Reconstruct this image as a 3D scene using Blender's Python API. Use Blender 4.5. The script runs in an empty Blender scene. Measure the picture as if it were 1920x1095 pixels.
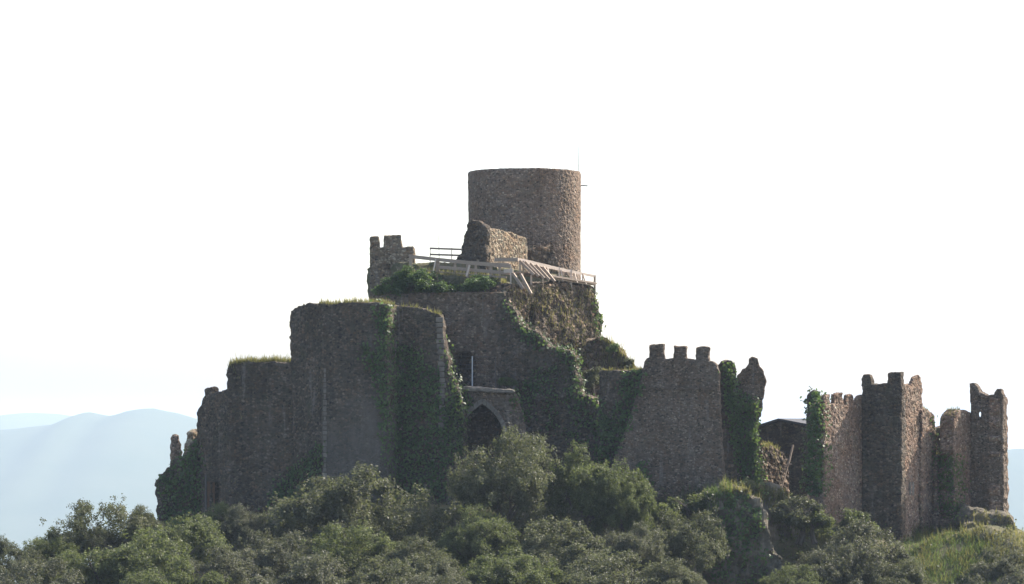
import bpy, bmesh, math, random
import numpy as np
from mathutils import Vector, noise
from mathutils.bvhtree import BVHTree

random.seed(7)
RNG = np.random.default_rng(7)
SC = bpy.context.scene
COL = SC.collection
F, HZ = 6000.0, 800.0          # focal length and horizon row of the 1920-wide photograph

def P(px, py, Y):
    return Vector(((px - 960) * Y / F, Y, (HZ - py) * Y / F))

# ------------------------------------------------------------------ tagging
def tag(o, label=None, cat=None, group=None, kind=None):
    if label: o['label'] = label
    if cat: o['category'] = cat
    if group: o['group'] = group
    if kind: o['kind'] = kind
    return o

def empty(name, loc, label, cat, group=None):
    o = bpy.data.objects.new(name, None)
    COL.objects.link(o)
    o.location = loc
    return tag(o, label, cat, group)

def link(name, me, mat=None, parent=None, origin=None):
    """Link a mesh whose vertices are in world space; move its origin to `origin`."""
    org = Vector(origin) if origin is not None else (parent.location.copy() if parent else Vector((0, 0, 0)))
    n = len(me.vertices)
    co = np.empty(n * 3, np.float32)
    me.vertices.foreach_get('co', co)
    co = co.reshape(-1, 3) - np.array(org, np.float32)
    me.vertices.foreach_set('co', co.ravel())
    me.update()
    o = bpy.data.objects.new(name, me)
    COL.objects.link(o)
    if mat:
        me.materials.clear(); me.materials.append(mat)
    if parent is not None:
        # parents are never rotated or scaled at this point
        root = Vector((0, 0, 0)); p = parent
        while p is not None:
            root += p.location; p = p.parent
        o.parent = parent
        o.location = org - root
    else:
        o.location = org
    return o

# ------------------------------------------------------------------ node helpers
class NT:
    def __init__(self, name):
        self.m = bpy.data.materials.new(name)
        self.m.use_nodes = True
        self.t = self.m.node_tree
        self.t.nodes.clear()
        self.out = self.t.nodes.new('ShaderNodeOutputMaterial')
    def n(self, typ, **kw):
        nd = self.t.nodes.new(typ)
        for k, v in kw.items():
            if k.startswith('i_'):
                nd.inputs[k[2:].replace('_', ' ')].default_value = v
            else:
                setattr(nd, k, v)
        return nd
    def l(self, a, b):
        self.t.links.new(a, b)
    def ramp(self, fac, stops):
        r = self.n('ShaderNodeValToRGB')
        e = r.color_ramp.elements
        while len(e) < len(stops): e.new(0.5)
        for el, (p, c) in zip(e, stops):
            el.position = p
            el.color = (*c, 1) if len(c) == 3 else c
        self.l(fac, r.inputs[0])
        return r.outputs[0]
    def noise(self, vec, scale, detail=4, rough=.6, off=0):
        nd = self.n('ShaderNodeTexNoise')
        nd.inputs['Scale'].default_value = scale
        nd.inputs['Detail'].default_value = detail
        nd.inputs['Roughness'].default_value = rough
        if off:
            a = self.n('ShaderNodeVectorMath', operation='ADD')
            a.inputs[1].default_value = (off, off * 1.7, off * .6)
            self.l(vec, a.inputs[0]); vec = a.outputs[0]
        self.l(vec, nd.inputs['Vector'])
        return nd.outputs['Fac']
    def mix(self, fac, a, b, typ='MIX'):
        nd = self.n('ShaderNodeMix', data_type='RGBA', blend_type=typ)
        if isinstance(fac, (int, float)): nd.inputs[0].default_value = fac
        else: self.l(fac, nd.inputs[0])
        for s, v in ((6, a), (7, b)):
            if isinstance(v, tuple): nd.inputs[s].default_value = (*v, 1)
            else: self.l(v, nd.inputs[s])
        return nd.outputs[2]
    def math(self, op, a, b=None, clamp=False):
        nd = self.n('ShaderNodeMath', operation=op, use_clamp=clamp)
        for i, v in ((0, a), (1, b)):
            if v is None: continue
            if isinstance(v, (int, float)): nd.inputs[i].default_value = v
            else: self.l(v, nd.inputs[i])
        return nd.outputs[0]

def stone_mat(name, tones, mortar, stone=(4.4, 4.4, 6.4), patch=(0.5, 0.45, 0.4), patch_amt=.5,
              lichen=(.12, .13, .07), lichen_amt=.3, bump=.6, streak=.35, pale=.18, warm=(1.07, 1.0, .89), plaster=None, pcol=(.122, .108, .09)):
    """Rubble masonry: irregular stones in rough courses with recessed mortar,
    weathering patches, vertical run-off stains, lichen and a few pale stones."""
    b = NT(name)
    tc = b.n('ShaderNodeTexCoord').outputs['Object']
    wob = b.n('ShaderNodeTexNoise', i_Scale=1.3, i_Detail=2.0)
    b.l(tc, wob.inputs['Vector'])
    wv = b.n('ShaderNodeVectorMath', operation='MULTIPLY_ADD')
    b.l(wob.outputs['Color'], wv.inputs[0]); wv.inputs[1].default_value = (.35, .35, .35); b.l(tc, wv.inputs[2])
    mp = b.n('ShaderNodeMapping'); mp.inputs['Scale'].default_value = stone
    b.l(wv.outputs[0], mp.inputs['Vector'])
    v1 = b.n('ShaderNodeTexVoronoi', feature='F1', i_Randomness=.85); v1.inputs['Scale'].default_value = 1
    v2 = b.n('ShaderNodeTexVoronoi', feature='DISTANCE_TO_EDGE', i_Randomness=.85); v2.inputs['Scale'].default_value = 1
    b.l(mp.outputs[0], v1.inputs['Vector']); b.l(mp.outputs[0], v2.inputs['Vector'])
    sep = b.n('ShaderNodeSeparateColor'); b.l(v1.outputs['Color'], sep.inputs[0])
    w3 = lambda t, k=1.0: tuple(c * w_ * k for c, w_ in zip(t, warm))
    tones = [w3(tones[0], .72), w3(tones[1], .85), w3(tones[1], 1.08), w3(tones[2], 1.15)]
    mortar = w3(mortar, .8)
    n = len(tones)
    col = b.ramp(sep.outputs[0], [(0, tones[0]), (.35, tones[1]), (.65, tones[2]), (1, tones[3])])
    warmth = b.ramp(sep.outputs[2], [(0, (1.0, .86, .72)), (.45, (1, 1, 1)), (1, (.92, .98, 1.05))])
    col = b.mix(.8, col, warmth, 'MULTIPLY')
    brown = b.ramp(b.noise(tc, .55, 3, .6, 33), [(.42, (1, 1, 1)), (.66, (1.02, .84, .68))])
    col = b.mix(.85, col, brown, 'MULTIPLY')
    # near-black stones: shade of hollows left by dropped stones, painted into the colour
    hol = b.ramp(sep.outputs[1], [(0, (1, 1, 1)), (.05, (1, 1, 1)), (.07, (0, 0, 0))])
    col = b.mix(b.math('MULTIPLY', hol, .75), col, (.02, .017, .014))
    # single pale stones
    pal = b.ramp(sep.outputs[1], [(0, (0, 0, 0)), (1 - pale, (0, 0, 0)), (min(1, 1.02 - pale), (1, 1, 1))])
    col = b.mix(b.math('MULTIPLY', pal, .34), col, tuple(min(.75, c * 2.0) for c in tones[-1]))
    fine = b.noise(tc, 9, 4, .7)
    col = b.mix(.55, col, b.ramp(fine, [(.25, (.25, .25, .25)), (.75, (1, 1, 1))]), 'MULTIPLY')
    edge = b.ramp(v2.outputs['Distance'], [(0, (1, 1, 1)), (.10, (.55, .55, .55)), (.2, (0, 0, 0))])
    col = b.mix(edge, col, mortar)
    big = b.noise(tc, .33, 4, .62, 3)
    pf = b.ramp(big, [(.42, (0, 0, 0)), (.58, (1, 1, 1))])
    col = b.mix(b.math('MULTIPLY', pf, patch_amt), col, patch, 'MULTIPLY')
    # vertical run-off stains
    sm = b.n('ShaderNodeMapping'); sm.inputs['Scale'].default_value = (1.7, 1.7, .16)
    b.l(tc, sm.inputs['Vector'])
    st = b.noise(sm.outputs[0], 1.0, 5, .6, 9)
    sf = b.ramp(st, [(.5, (0, 0, 0)), (.72, (1, 1, 1))])
    col = b.mix(b.math('MULTIPLY', sf, streak), col, (.42, .42, .42), 'MULTIPLY')
    sf2 = b.ramp(st, [(.26, (1, 1, 1)), (.40, (0, 0, 0))])
    col = b.mix(b.math('MULTIPLY', sf2, streak * .8), col, (.30, .28, .25))
    li = b.noise(tc, .8, 6, .7, 21)
    lf = b.ramp(li, [(.52, (0, 0, 0)), (.68, (1, 1, 1))])
    col = b.mix(b.math('MULTIPLY', lf, lichen_amt), col, lichen)
    plf = None
    if plaster:
        z = b.n('ShaderNodeSeparateXYZ'); b.l(tc, z.inputs[0])
        f = b.math('MULTIPLY', b.math('SUBTRACT', plaster, z.outputs[2]), .35)
        f = b.math('ADD', f, b.math('MULTIPLY', b.math('SUBTRACT', b.noise(tc, .5, 6, .65, 41), .5), 5.0))
        plf = b.math('MULTIPLY', f, .8, clamp=True)
        sm2 = b.n('ShaderNodeMapping'); sm2.inputs['Scale'].default_value = (1.1, 1.1, .3); b.l(tc, sm2.inputs['Vector'])
        pc = b.ramp(b.noise(sm2.outputs[0], 1.0, 8, .7, 51), [(.3, tuple(c * .55 for c in pcol)), (.55, pcol), (.75, tuple(c * 1.45 for c in pcol))])
        col = b.mix(b.math('MULTIPLY', plf, .62), col, pc)
    pr = b.n('ShaderNodeBsdfPrincipled'); pr.inputs['Roughness'].default_value = .92
    pr.inputs['Specular IOR Level'].default_value = .15
    b.l(col, pr.inputs['Base Color'])
    h = b.math('ADD', b.math('MULTIPLY', b.ramp(v2.outputs['Distance'], [(0, (0, 0, 0)), (.25, (1, 1, 1))]), .6),
               b.math('MULTIPLY', fine, .5))
    h = b.math('ADD', h, b.math('MULTIPLY', sep.outputs[2], .5))
    bp = b.n('ShaderNodeBump'); bp.inputs['Strength'].default_value = bump; bp.inputs['Distance'].default_value = .09
    b.l(h, bp.inputs['Height']); b.l(bp.outputs[0], pr.inputs['Normal'])
    b.l(pr.outputs[0], b.out.inputs[0])
    return b.m

def simple_mat(name, c1, c2, scale=3, rough=.85, spec=.2, bump=.0, stretch=None, detail=5):
    b = NT(name)
    v = b.n('ShaderNodeTexCoord').outputs['Object']
    if stretch:
        mp = b.n('ShaderNodeMapping'); mp.inputs['Scale'].default_value = stretch
        b.l(v, mp.inputs['Vector']); v = mp.outputs[0]
    f = b.noise(v, scale, detail, .65)
    col = b.ramp(f, [(.3, c1), (.7, c2)])
    pr = b.n('ShaderNodeBsdfPrincipled'); pr.inputs['Roughness'].default_value = rough
    pr.inputs['Specular IOR Level'].default_value = spec
    b.l(col, pr.inputs['Base Color'])
    if bump:
        bp = b.n('ShaderNodeBump'); bp.inputs['Strength'].default_value = bump; bp.inputs['Distance'].default_value = .1
        b.l(f, bp.inputs['Height']); b.l(bp.outputs[0], pr.inputs['Normal'])
    b.l(pr.outputs[0], b.out.inputs[0])
    return b.m

def leaf_mat(name, dark, mid, light, trans=.35, rough=.5, spec=.35, tcol=None):
    b = NT(name)
    at = b.n('ShaderNodeAttribute', attribute_name='tint')
    col = b.ramp(at.outputs['Fac'], [(0, dark), (.5, mid), (1, light)])
    pr = b.n('ShaderNodeBsdfPrincipled'); pr.inputs['Roughness'].default_value = rough
    pr.inputs['Specular IOR Level'].default_value = spec
    b.l(col, pr.inputs['Base Color'])
    tr = b.n('ShaderNodeBsdfTranslucent')
    b.l(b.mix(.6, col, tcol or (light[0] * 1.3, light[1] * 1.5, light[2] * .9)), tr.inputs['Color'])
    mx = b.n('ShaderNodeMixShader'); mx.inputs[0].default_value = trans
    b.l(pr.outputs[0], mx.inputs[1]); b.l(tr.outputs[0], mx.inputs[2])
    b.l(mx.outputs[0], b.out.inputs[0])
    return b.m

M = {}
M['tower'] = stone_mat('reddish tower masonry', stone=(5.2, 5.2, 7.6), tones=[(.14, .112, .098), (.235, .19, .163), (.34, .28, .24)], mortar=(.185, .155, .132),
                       patch=(.72, .66, .6), patch_amt=.7, lichen=(.2, .2, .15), lichen_amt=.2, streak=.25, pale=.05)  # lighter restored stone, with the haze veil painted into its tone
M['watch'] = stone_mat('watchtower masonry', [(0.120, 0.101, 0.078), (.22, .18, .14), (.32, .28, .22)], (.17, .145, .115),
                       patch=(.7, .66, .55), lichen=(.13, .13, .08), lichen_amt=.25)
M['palace'] = stone_mat('brown palace masonry', [(0.108, 0.086, 0.070), (.15, .12, .098), (.22, .18, .15)], (.125, .105, .088),
                        patch=(.62, .6, .58), patch_amt=.6, lichen=(.10, .105, .06), lichen_amt=.3)
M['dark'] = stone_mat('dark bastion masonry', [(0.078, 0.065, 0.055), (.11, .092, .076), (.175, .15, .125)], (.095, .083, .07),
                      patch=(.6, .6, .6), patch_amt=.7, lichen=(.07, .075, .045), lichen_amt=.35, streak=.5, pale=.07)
M['render'] = stone_mat('weathered lime render over masonry', [(0.088, 0.075, 0.062), (.12, .102, .085), (.18, .157, .132)], (.10, .088, .074),
                        patch=(.62, .62, .64), patch_amt=.6, lichen=(.06, .065, .045), lichen_amt=.3, streak=.3, pale=.08, plaster=8.0)
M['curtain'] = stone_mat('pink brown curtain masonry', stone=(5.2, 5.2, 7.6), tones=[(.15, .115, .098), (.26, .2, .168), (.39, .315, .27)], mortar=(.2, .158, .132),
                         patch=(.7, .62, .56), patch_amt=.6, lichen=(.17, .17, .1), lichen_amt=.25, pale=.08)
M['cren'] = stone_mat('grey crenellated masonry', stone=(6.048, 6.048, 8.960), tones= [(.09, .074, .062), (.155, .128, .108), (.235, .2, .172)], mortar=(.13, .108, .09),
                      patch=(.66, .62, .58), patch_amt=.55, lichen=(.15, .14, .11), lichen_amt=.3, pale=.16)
M['rubble'] = stone_mat('collapsed rubble core', [(.07, .056, .045), (.15, .12, .098), (.25, .205, .165)], (.09, .072, .056),
                        stone=(2.6, 2.6, 3.2), patch=(.6, .58, .45), lichen=(.075, .085, .04), lichen_amt=.4, bump=1.0, pale=.2)
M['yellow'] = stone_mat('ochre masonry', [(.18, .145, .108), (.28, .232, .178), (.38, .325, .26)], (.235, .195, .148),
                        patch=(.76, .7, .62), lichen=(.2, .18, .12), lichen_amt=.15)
M['ashlar'] = simple_mat('pale ashlar', (.17, .15, .125), (.34, .31, .265), 2.2, .9, .15, .4)
M['quoin'] = simple_mat('weathered corner stone', (.095, .082, .066), (.215, .19, .155), 1.6, .9, .15, .4)
M['ledge'] = simple_mat('stone ledge slab', (.11, .095, .075), (.22, .19, .155), 2.5, .9, .15, .5)
M['rock'] = simple_mat('dark cliff rock', (.035, .033, .024), (.17, .145, .108), .9, .95, .1, 1.0, (1, 1, .6), 9)
M['earth'] = simple_mat('earth bank', (.05, .055, .028), (.14, .12, .075), 1.1, .98, .05, .8)
M['wood'] = simple_mat('weathered pale timber', (.23, .175, .13), (.36, .285, .22), 5, .75, .2, .1, (1, 1, 6))
M['woodlit'] = simple_mat('sunlit timber tone', (.40, .32, .25), (.60, .5, .41), 5, .7, .2, .1, (1, 1, 6))  # same timber painted paler for the sun falling on it
M['steel'] = simple_mat('galvanised steel', (.36, .37, .38), (.5, .51, .52), 6, .45, .5)
M['iron'] = simple_mat('dark iron', (.05, .045, .04), (.1, .09, .08), 6, .6, .3)
M['roof'] = simple_mat('dark roof sheet', (.03, .03, .033), (.06, .06, .062), 4, .7, .2, .2)
M['housewall'] = stone_mat('dark house stone', [(.035, .03, .024), (.06, .05, .04), (.1, .085, .068)], (.05, .043, .035),
                           lichen=(.05, .055, .03), lichen_amt=.3)
M['door'] = simple_mat('rusty door boards', (.10, .055, .03), (.17, .10, .06), 4, .85, .15, .2, (8, 8, .6))
M['white'] = simple_mat('pale limewashed block', (.6, .55, .48), (.72, .67, .6), 4, .8, .2)
M['bark'] = simple_mat('grey oak bark', (.05, .042, .034), (.13, .11, .09), 6, .95, .1, .6, (1, 1, .25))
M['hill'] = simple_mat('wooded far hills', (.05, .07, .035), (.075, .09, .048), .004, 1, 0)
M['ivy'] = leaf_mat('ivy leaves', (.026, .044, .016), (.064, .102, .034), (.13, .175, .06), .35, .55, .25)
M['ivyB'] = leaf_mat('sunlit ivy leaves', (.026, .045, .014), (.062, .098, .03), (.14, .18, .06), .5, .5, .3)  # sunlight put into the leaf colour and translucency
M['oak'] = leaf_mat('holm oak leaves', (.034, .036, .02), (.074, .076, .042), (.15, .148, .09), .32, .6, .2)
M['oakgreen'] = leaf_mat('bright oak leaves', (.036, .044, .02), (.08, .09, .038), (.15, .162, .07), .36, .6, .2)
M['oakgrey'] = leaf_mat('grey scrub leaves', (.04, .04, .026), (.085, .085, .055), (.16, .155, .105), .28, .6, .2)
M['grass'] = leaf_mat('short bright grass', (.022, .034, .012), (.06, .088, .026), (.125, .155, .055), .45, .6, .2)
M['drygrass'] = leaf_mat('dry ledge grass', (.04, .05, .018), (.10, .10, .04), (.24, .2, .09), .4, .6, .2)

# ------------------------------------------------------------------ masonry solids
def ground_pt(px, Y): return Vector(((px - 960) * Y / F, Y, 0))

def densify(pts, jit, step, keep_below):
    out = []
    n = len(pts)
    for i in range(n):
        a, b = pts[i], pts[(i + 1) % n]
        L = math.hypot(b[0] - a[0], b[1] - a[1]) * .041
        k = max(1, int(L / step))
        for j in range(k):
            t = j / k
            x, y = a[0] + (b[0] - a[0]) * t, a[1] + (b[1] - a[1]) * t
            if keep_below is None or y < keep_below:
                s = jit / .041
                x += random.uniform(-s, s); y += random.uniform(-s, s)
            out.append((x, y))
    return out

def on_plane(px, py, A, B):
    a, b = ground_pt(*A), ground_pt(*B)
    d = Vector(((px - 960) / F, 1, (HZ - py) / F))
    n = Vector((b.y - a.y, -(b.x - a.x), 0))
    t = n.dot(a) / n.dot(d)
    return d * t

def slab(pts, A, B, t, jit=.07, step=.35, low=None, lean=0.0):
    """A wall piece: its outline (photo rows and columns) on the vertical plane through the
    plan points A and B (column, distance), given the thickness t away from the viewer."""
    q = densify(pts, jit, step, low) if jit else pts
    a, b = ground_pt(*A), ground_pt(*B)
    n = Vector((b.y - a.y, -(b.x - a.x), 0)).normalized()
    bm = bmesh.new()
    fr, bk = [], []
    zt = max((HZ - y) * A[1] / F for x, y in q)
    for x, y in q:
        p = on_plane(x, y, A, B)
        if lean: p = p + n * lean * max(0, zt - p.z)
        fr.append(bm.verts.new(p)); bk.append(bm.verts.new(p - n * t))
    bm.faces.new(fr); bm.faces.new(bk[::-1])
    m = len(q)
    for i in range(m):
        j = (i + 1) % m
        bm.faces.new((fr[j], fr[i], bk[i], bk[j]))
    bmesh.ops.triangulate(bm, faces=[f for f in bm.faces if len(f.verts) > 4])
    bmesh.ops.recalc_face_normals(bm, faces=bm.faces)
    return bm

def ring(cx, cy, R, r, z0, z1, zin, seg=72):
    """A round tower shell, solid below zin."""
    bm = bmesh.new()
    prof = [(0, z0), (R * .985, z0), (R, z1), (r, z1), (r, zin), (0, zin)]
    rows = []
    for rad, z in prof:
        if rad == 0: rows.append([bm.verts.new((cx, cy, z))])
        else: rows.append([bm.verts.new((cx + rad * math.cos(2 * math.pi * k / seg), cy + rad * math.sin(2 * math.pi * k / seg), z)) for k in range(seg)])
    for u, v in zip(rows[:-1], rows[1:]):
        for k in range(seg):
            a0, a1 = u[k % len(u)], u[(k + 1) % len(u)]
            b0, b1 = v[k % len(v)], v[(k + 1) % len(v)]
            vs = []
            for w in (a0, a1, b1, b0):
                if w not in vs: vs.append(w)
            if len(vs) > 2: bm.faces.new(vs)
    bmesh.ops.recalc_face_normals(bm, faces=bm.faces)
    return bm

TEX = {}
def tex(kind, scale):
    k = (kind, scale)
    if k not in TEX:
        t = bpy.data.textures.new('relief', kind)
        t.noise_scale = scale
        if kind == 'CLOUDS': t.noise_depth = 3
        TEX[k] = t
    return TEX[k]

SOLID_TRIS = []     # (verts, tris) in world space for ivy and grass to cling to

def remember(me):
    me.calc_loop_triangles()
    v = np.empty(len(me.vertices) * 3, np.float32); me.vertices.foreach_get('co', v)
    t = np.empty(len(me.loop_triangles) * 3, np.int32); me.loop_triangles.foreach_get('vertices', t)
    SOLID_TRIS.append((v.reshape(-1, 3), t.reshape(-1, 3)))

def temp(bm):
    me = bpy.data.meshes.new('tmp'); bm.to_mesh(me); bm.free()
    o = bpy.data.objects.new('tmp', me); COL.objects.link(o)
    return o

def drop(o):
    me = o.data
    bpy.data.objects.remove(o); bpy.data.meshes.remove(me)

def solid(name, bms, mat, parent=None, origin=None, holes=(), voxel=.12,
          relief=((('CLOUDS', .9), .16), (('VORONOI', .28), .12)), keep=True, smooth=False):
    join = bmesh.new()
    for bm in bms:
        o = temp(bm)
        hs = []
        for h in holes:
            ho = temp(h.copy()); hs.append(ho)
            md = o.modifiers.new('cut', 'BOOLEAN'); md.operation = 'DIFFERENCE'; md.object = ho; md.solver = 'EXACT'
        for solver in ('EXACT', 'FAST'):
            for md in o.modifiers: md.solver = solver
            dg = bpy.context.evaluated_depsgraph_get()
            me = bpy.data.meshes.new_from_object(o.evaluated_get(dg))
            chk = bmesh.new(); chk.from_mesh(me)
            closed = all(e.is_manifold for e in chk.edges); chk.free()
            if closed: break
        join.from_mesh(me)
        bpy.data.meshes.remove(me)
        drop(o)
        for h in hs: drop(h)
    o = temp(join)
    md = o.modifiers.new('r', 'REMESH'); md.mode = 'VOXEL'; md.voxel_size = voxel
    for tx, s in relief:
        md = o.modifiers.new('d', 'DISPLACE'); md.texture = tex(*tx); md.strength = s; md.mid_level = .5
        md.texture_coords = 'LOCAL'
    dg = bpy.context.evaluated_depsgraph_get()
    me = bpy.data.meshes.new_from_object(o.evaluated_get(dg))
    drop(o)
    me.name = name
    if keep: remember(me)
    me.polygons.foreach_set('use_smooth', np.full(len(me.polygons), smooth, bool))
    return link(name, me, mat, parent, origin)

SMOOTHREL = ((('CLOUDS', 1.2), .07), (('VORONOI', .25), .07))
ROUGHREL = ((('CLOUDS', 1.6), .55), (('CLOUDS', .45), .28), (('VORONOI', .3), .16))
MIDREL = ((('CLOUDS', 1.0), .2), (('VORONOI', .28), .13))
ROCKREL = ((('CLOUDS', 2.6), 1.3), (('VORONOI', 1.2), .5), (('CLOUDS', .5), .3))

def box_bm(p, q, w, h, up=(0, 0, 1), bm=None):
    """A beam from p to q with cross-section w (sideways) by h (up)."""
    bm = bm or bmesh.new()
    p, q = Vector(p), Vector(q)
    d = (q - p).normalized()
    up = Vector(up)
    if abs(d.dot(up)) > .95: up = Vector((0, 1, 0))
    s = d.cross(up).normalized(); u = s.cross(d).normalized()
    vs = []
    for base in (p, q):
        for a, b_ in ((-1, -1), (1, -1), (1, 1), (-1, 1)):
            vs.append(bm.verts.new(base + s * a * w / 2 + u * b_ * h / 2))
    for f in ((3, 2, 1, 0), (4, 5, 6, 7), (0, 1, 5, 4), (1, 2, 6, 5), (2, 3, 7, 6), (3, 0, 4, 7)):
        bm.faces.new([vs[i] for i in f])
    return bm

def rod_bm(p, q, r0, r1=None, seg=8, bm=None):
    bm = bm or bmesh.new()
    r1 = r0 if r1 is None else r1
    p, q = Vector(p), Vector(q)
    d = (q - p).normalized()
    s = d.orthogonal().normalized(); u = d.cross(s)
    A, B = [], []
    for k in range(seg):
        c, sn = math.cos(2 * math.pi * k / seg), math.sin(2 * math.pi * k / seg)
        A.append(bm.verts.new(p + (s * c + u * sn) * r0)); B.append(bm.verts.new(q + (s * c + u * sn) * r1))
    for k in range(seg):
        j = (k + 1) % seg
        bm.faces.new((A[k], A[j], B[j], B[k]))
    bm.faces.new(A[::-1]); bm.faces.new(B)
    return bm

def obj(name, bm, mat, parent=None, origin=None, bevel=0):
    if bevel:
        bmesh.ops.bevel(bm, geom=list(bm.edges), offset=bevel, segments=1, affect='EDGES')
    me = bpy.data.meshes.new(name); bm.to_mesh(me); bm.free()
    return link(name, me, mat, parent, origin)

# ================================================================== THE CASTLE
# ---- round keep
cy = 270.0
cx = (983.5 - 960) * cy / F
R = 106 * cy / F
t = empty('round_tower', (cx, cy, 9), 'tall round stone tower rising highest at the centre of the castle', 'tower')
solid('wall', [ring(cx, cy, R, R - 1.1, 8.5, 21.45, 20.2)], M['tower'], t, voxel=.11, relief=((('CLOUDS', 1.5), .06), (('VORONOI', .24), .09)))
obj('drain_spout', box_bm(P(1086, 348, cy), P(1102, 348.5, cy), .12, .1), M['iron'], t)
me_ = rod_bm(P(1085.5, 320, 269.2), P(1085.5, 276, 269.2), .045, .035)
rod_bm(P(1085.5, 276, 269.2), P(1085.5, 270, 269.2), .035, .01, bm=me_)
tag(obj('lightning_rod', me_, M['iron'], origin=P(1085.5, 321, 269.2)), 'thin pale lightning rod standing on the rim of the round tower', 'rod')

# ---- broken wall in front of the keep
t = empty('ruined_wall', P(911, 530, 256), 'broken angled wall leaning against the foot of the round tower, one side dark and one sunlit', 'wall')
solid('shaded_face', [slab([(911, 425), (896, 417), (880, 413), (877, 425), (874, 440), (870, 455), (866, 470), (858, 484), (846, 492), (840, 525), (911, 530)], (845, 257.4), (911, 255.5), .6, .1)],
      M['dark'], t, voxel=.11, relief=ROUGHREL[1:])  # darker masonry paints the shade on this face
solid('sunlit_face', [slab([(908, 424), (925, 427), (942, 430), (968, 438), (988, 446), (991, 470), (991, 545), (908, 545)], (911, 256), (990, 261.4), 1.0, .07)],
      M['yellow'], t, voxel=.11)  # same wall in a lighter tone, sun painted into the colour
tag(solid('rubble_heap', [slab([(996, 474), (1008, 464), (1022, 460), (1036, 464), (1040, 478), (1048, 490), (1052, 530), (990, 530), (990, 480)], (990, 262.5), (1052, 264), 1.6, .25, .3)],
          M['rubble'], origin=P(1020, 520, 262.5), voxel=.12, relief=ROUGHREL[1:]), 'heap of broken masonry at the foot of the round tower beside the sunlit wall', 'rubble')

# ---- watchtower with merlons at the left of the terrace
t = empty('watchtower', P(735, 575, 256), 'small square stone tower with two merlons left of the wooden railing', 'tower')
solid('wall', [slab([(693, 464), (776, 462), (776, 570), (694, 575)], (693, 255.6), (776, 255.6), 2.6, .05),
               ], M['watch'], t, voxel=.11)
solid('merlon', [slab([(693, 469), (693.5, 444), (711, 443), (712.5, 469)], (693, 255.66), (776, 255.66), .9, .04)], M['watch'], t, voxel=.1)
solid('merlon', [slab([(718.5, 469), (720, 441), (752, 440), (754.5, 469)], (693, 255.66), (776, 255.66), .9, .04)], M['watch'], t, voxel=.1)

def pointed(c, half, apex, spring, bot, n=10):
    """Outline of a pointed arch, left foot to right foot."""
    pts = [(c - half, bot)]
    H = spring - apex
    rr = (H * H + half * half) / (2 * half)
    amax = math.asin(min(1, H / rr))
    for k in range(n + 1):
        a = amax * k / n
        pts.append((c - half + rr - rr * math.cos(a), spring - rr * math.sin(a)))
    for k in range(n - 1, -1, -1):
        a = amax * k / n
        pts.append((c + half - rr + rr * math.cos(a), spring - rr * math.sin(a)))
    pts.append((c + half, bot))
    return pts
# ---- the palace block
t = empty('palace_block', P(860, 740, 245.5), 'large brown stone building below the wooden railing, with an arched window and ruined side', 'building')
win = slab([(x - 20, y) for x, y in ((854, 724), (854, 674), (858, 666), (867, 660), (877, 658), (887, 660), (895, 665), (899, 671), (899, 724))], (700, 244.6), (947, 242.6), 6.4, 0)
solid('front_wall', [slab([(698, 562), (704, 555), (730, 552), (770, 549), (830, 547), (900, 548), (947, 549), (947, 985), (698, 985)], (700, 247), (947, 245), 4.6, .05, .4, 880)],
      M['palace'], t, holes=[win, slab(pointed(904, 43, 757, 832, 950), (860, 239.5), (970, 239.5), 9.3, 0)], voxel=.12, relief=SMOOTHREL)
solid('sunlit_flank', [slab([(944, 548), (950, 540), (962, 534), (1000, 531), (1060, 530), (1100, 535), (1117, 540), (1121, 560), (1126, 580), (1128, 605), (1129, 640), (1140, 700), (1150, 760), (1150, 800), (944, 800)],
                            (945, 245.2), (1120, 254.6), 5, .16, .4, 790)],
      M['rubble'], t, holes=[slab([(1002, 575), (1004, 571), (1009, 571), (1011, 577), (1012, 613), (1001, 615)], (945, 244.6), (1120, 254), 1.4, 0)], voxel=.13, relief=ROUGHREL)
solid('collapsed_wall', [slab([(935, 552), (948, 553), (956, 578), (966, 592), (975, 606), (988, 614), (1000, 626), (1018, 636), (1030, 648), (1045, 652), (1064, 652), (1080, 668), (1086, 700), (1092, 745), (1118, 748), (1128, 790), (1138, 990), (935, 990)],
                              (935, 245), (1090, 243.2), 1.3, .3, .5, 890)],
      M['dark'], t, voxel=.13, relief=ROUGHREL[1:] + ((('CLOUDS', 2), .3),))

# ---- arch and its walkway
t = empty('gateway_arch', P(903, 900, 241.5), 'pointed stone archway under a narrow ledge beside the ivy covered bastion', 'archway')
hole = slab(pointed(904, 43, 757, 832, 930), (860, 239.5), (970, 239.5), 6.9, 0)
solid('wall', [slab([(850, 733), (868, 731), (965, 736), (972, 745), (985, 800), (998, 990), (850, 990)], (850, 241.4), (995, 241.4), 3.3, .08, .35, 890)],
      M['palace'], t, holes=[hole], voxel=.11)
inn, outr = pointed(904, 43, 757, 832, 900), pointed(904, 51, 747, 832, 900)
bm = bmesh.new()
for i in range(len(inn) - 1):
    k = 1 if i in (0, len(inn) - 2) else 1
    a0, a1 = (np.array(inn[i]), np.array(inn[i + 1])); b0, b1 = (np.array(outr[i]), np.array(outr[i + 1]))
    g = .06
    qd = [a0 + (a1 - a0) * g, a1 + (a0 - a1) * g, b1 + (b0 - b1) * g, b0 + (b1 - b0) * g]
    Y = 241.22 - random.uniform(0, .05)
    fr = [bm.verts.new(P(x, y, Y)) for x, y in qd]; bk = [bm.verts.new(P(x, y, Y) + Vector((0, .9, 0))) for x, y in qd]
    bm.faces.new(fr); bm.faces.new(bk[::-1])
    for q in range(4): bm.faces.new((fr[(q + 1) % 4], fr[q], bk[q], bk[(q + 1) % 4]))
bmesh.ops.recalc_face_normals(bm, faces=bm.faces)
obj('arch_ring', bm, M['quoin'], t)
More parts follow.
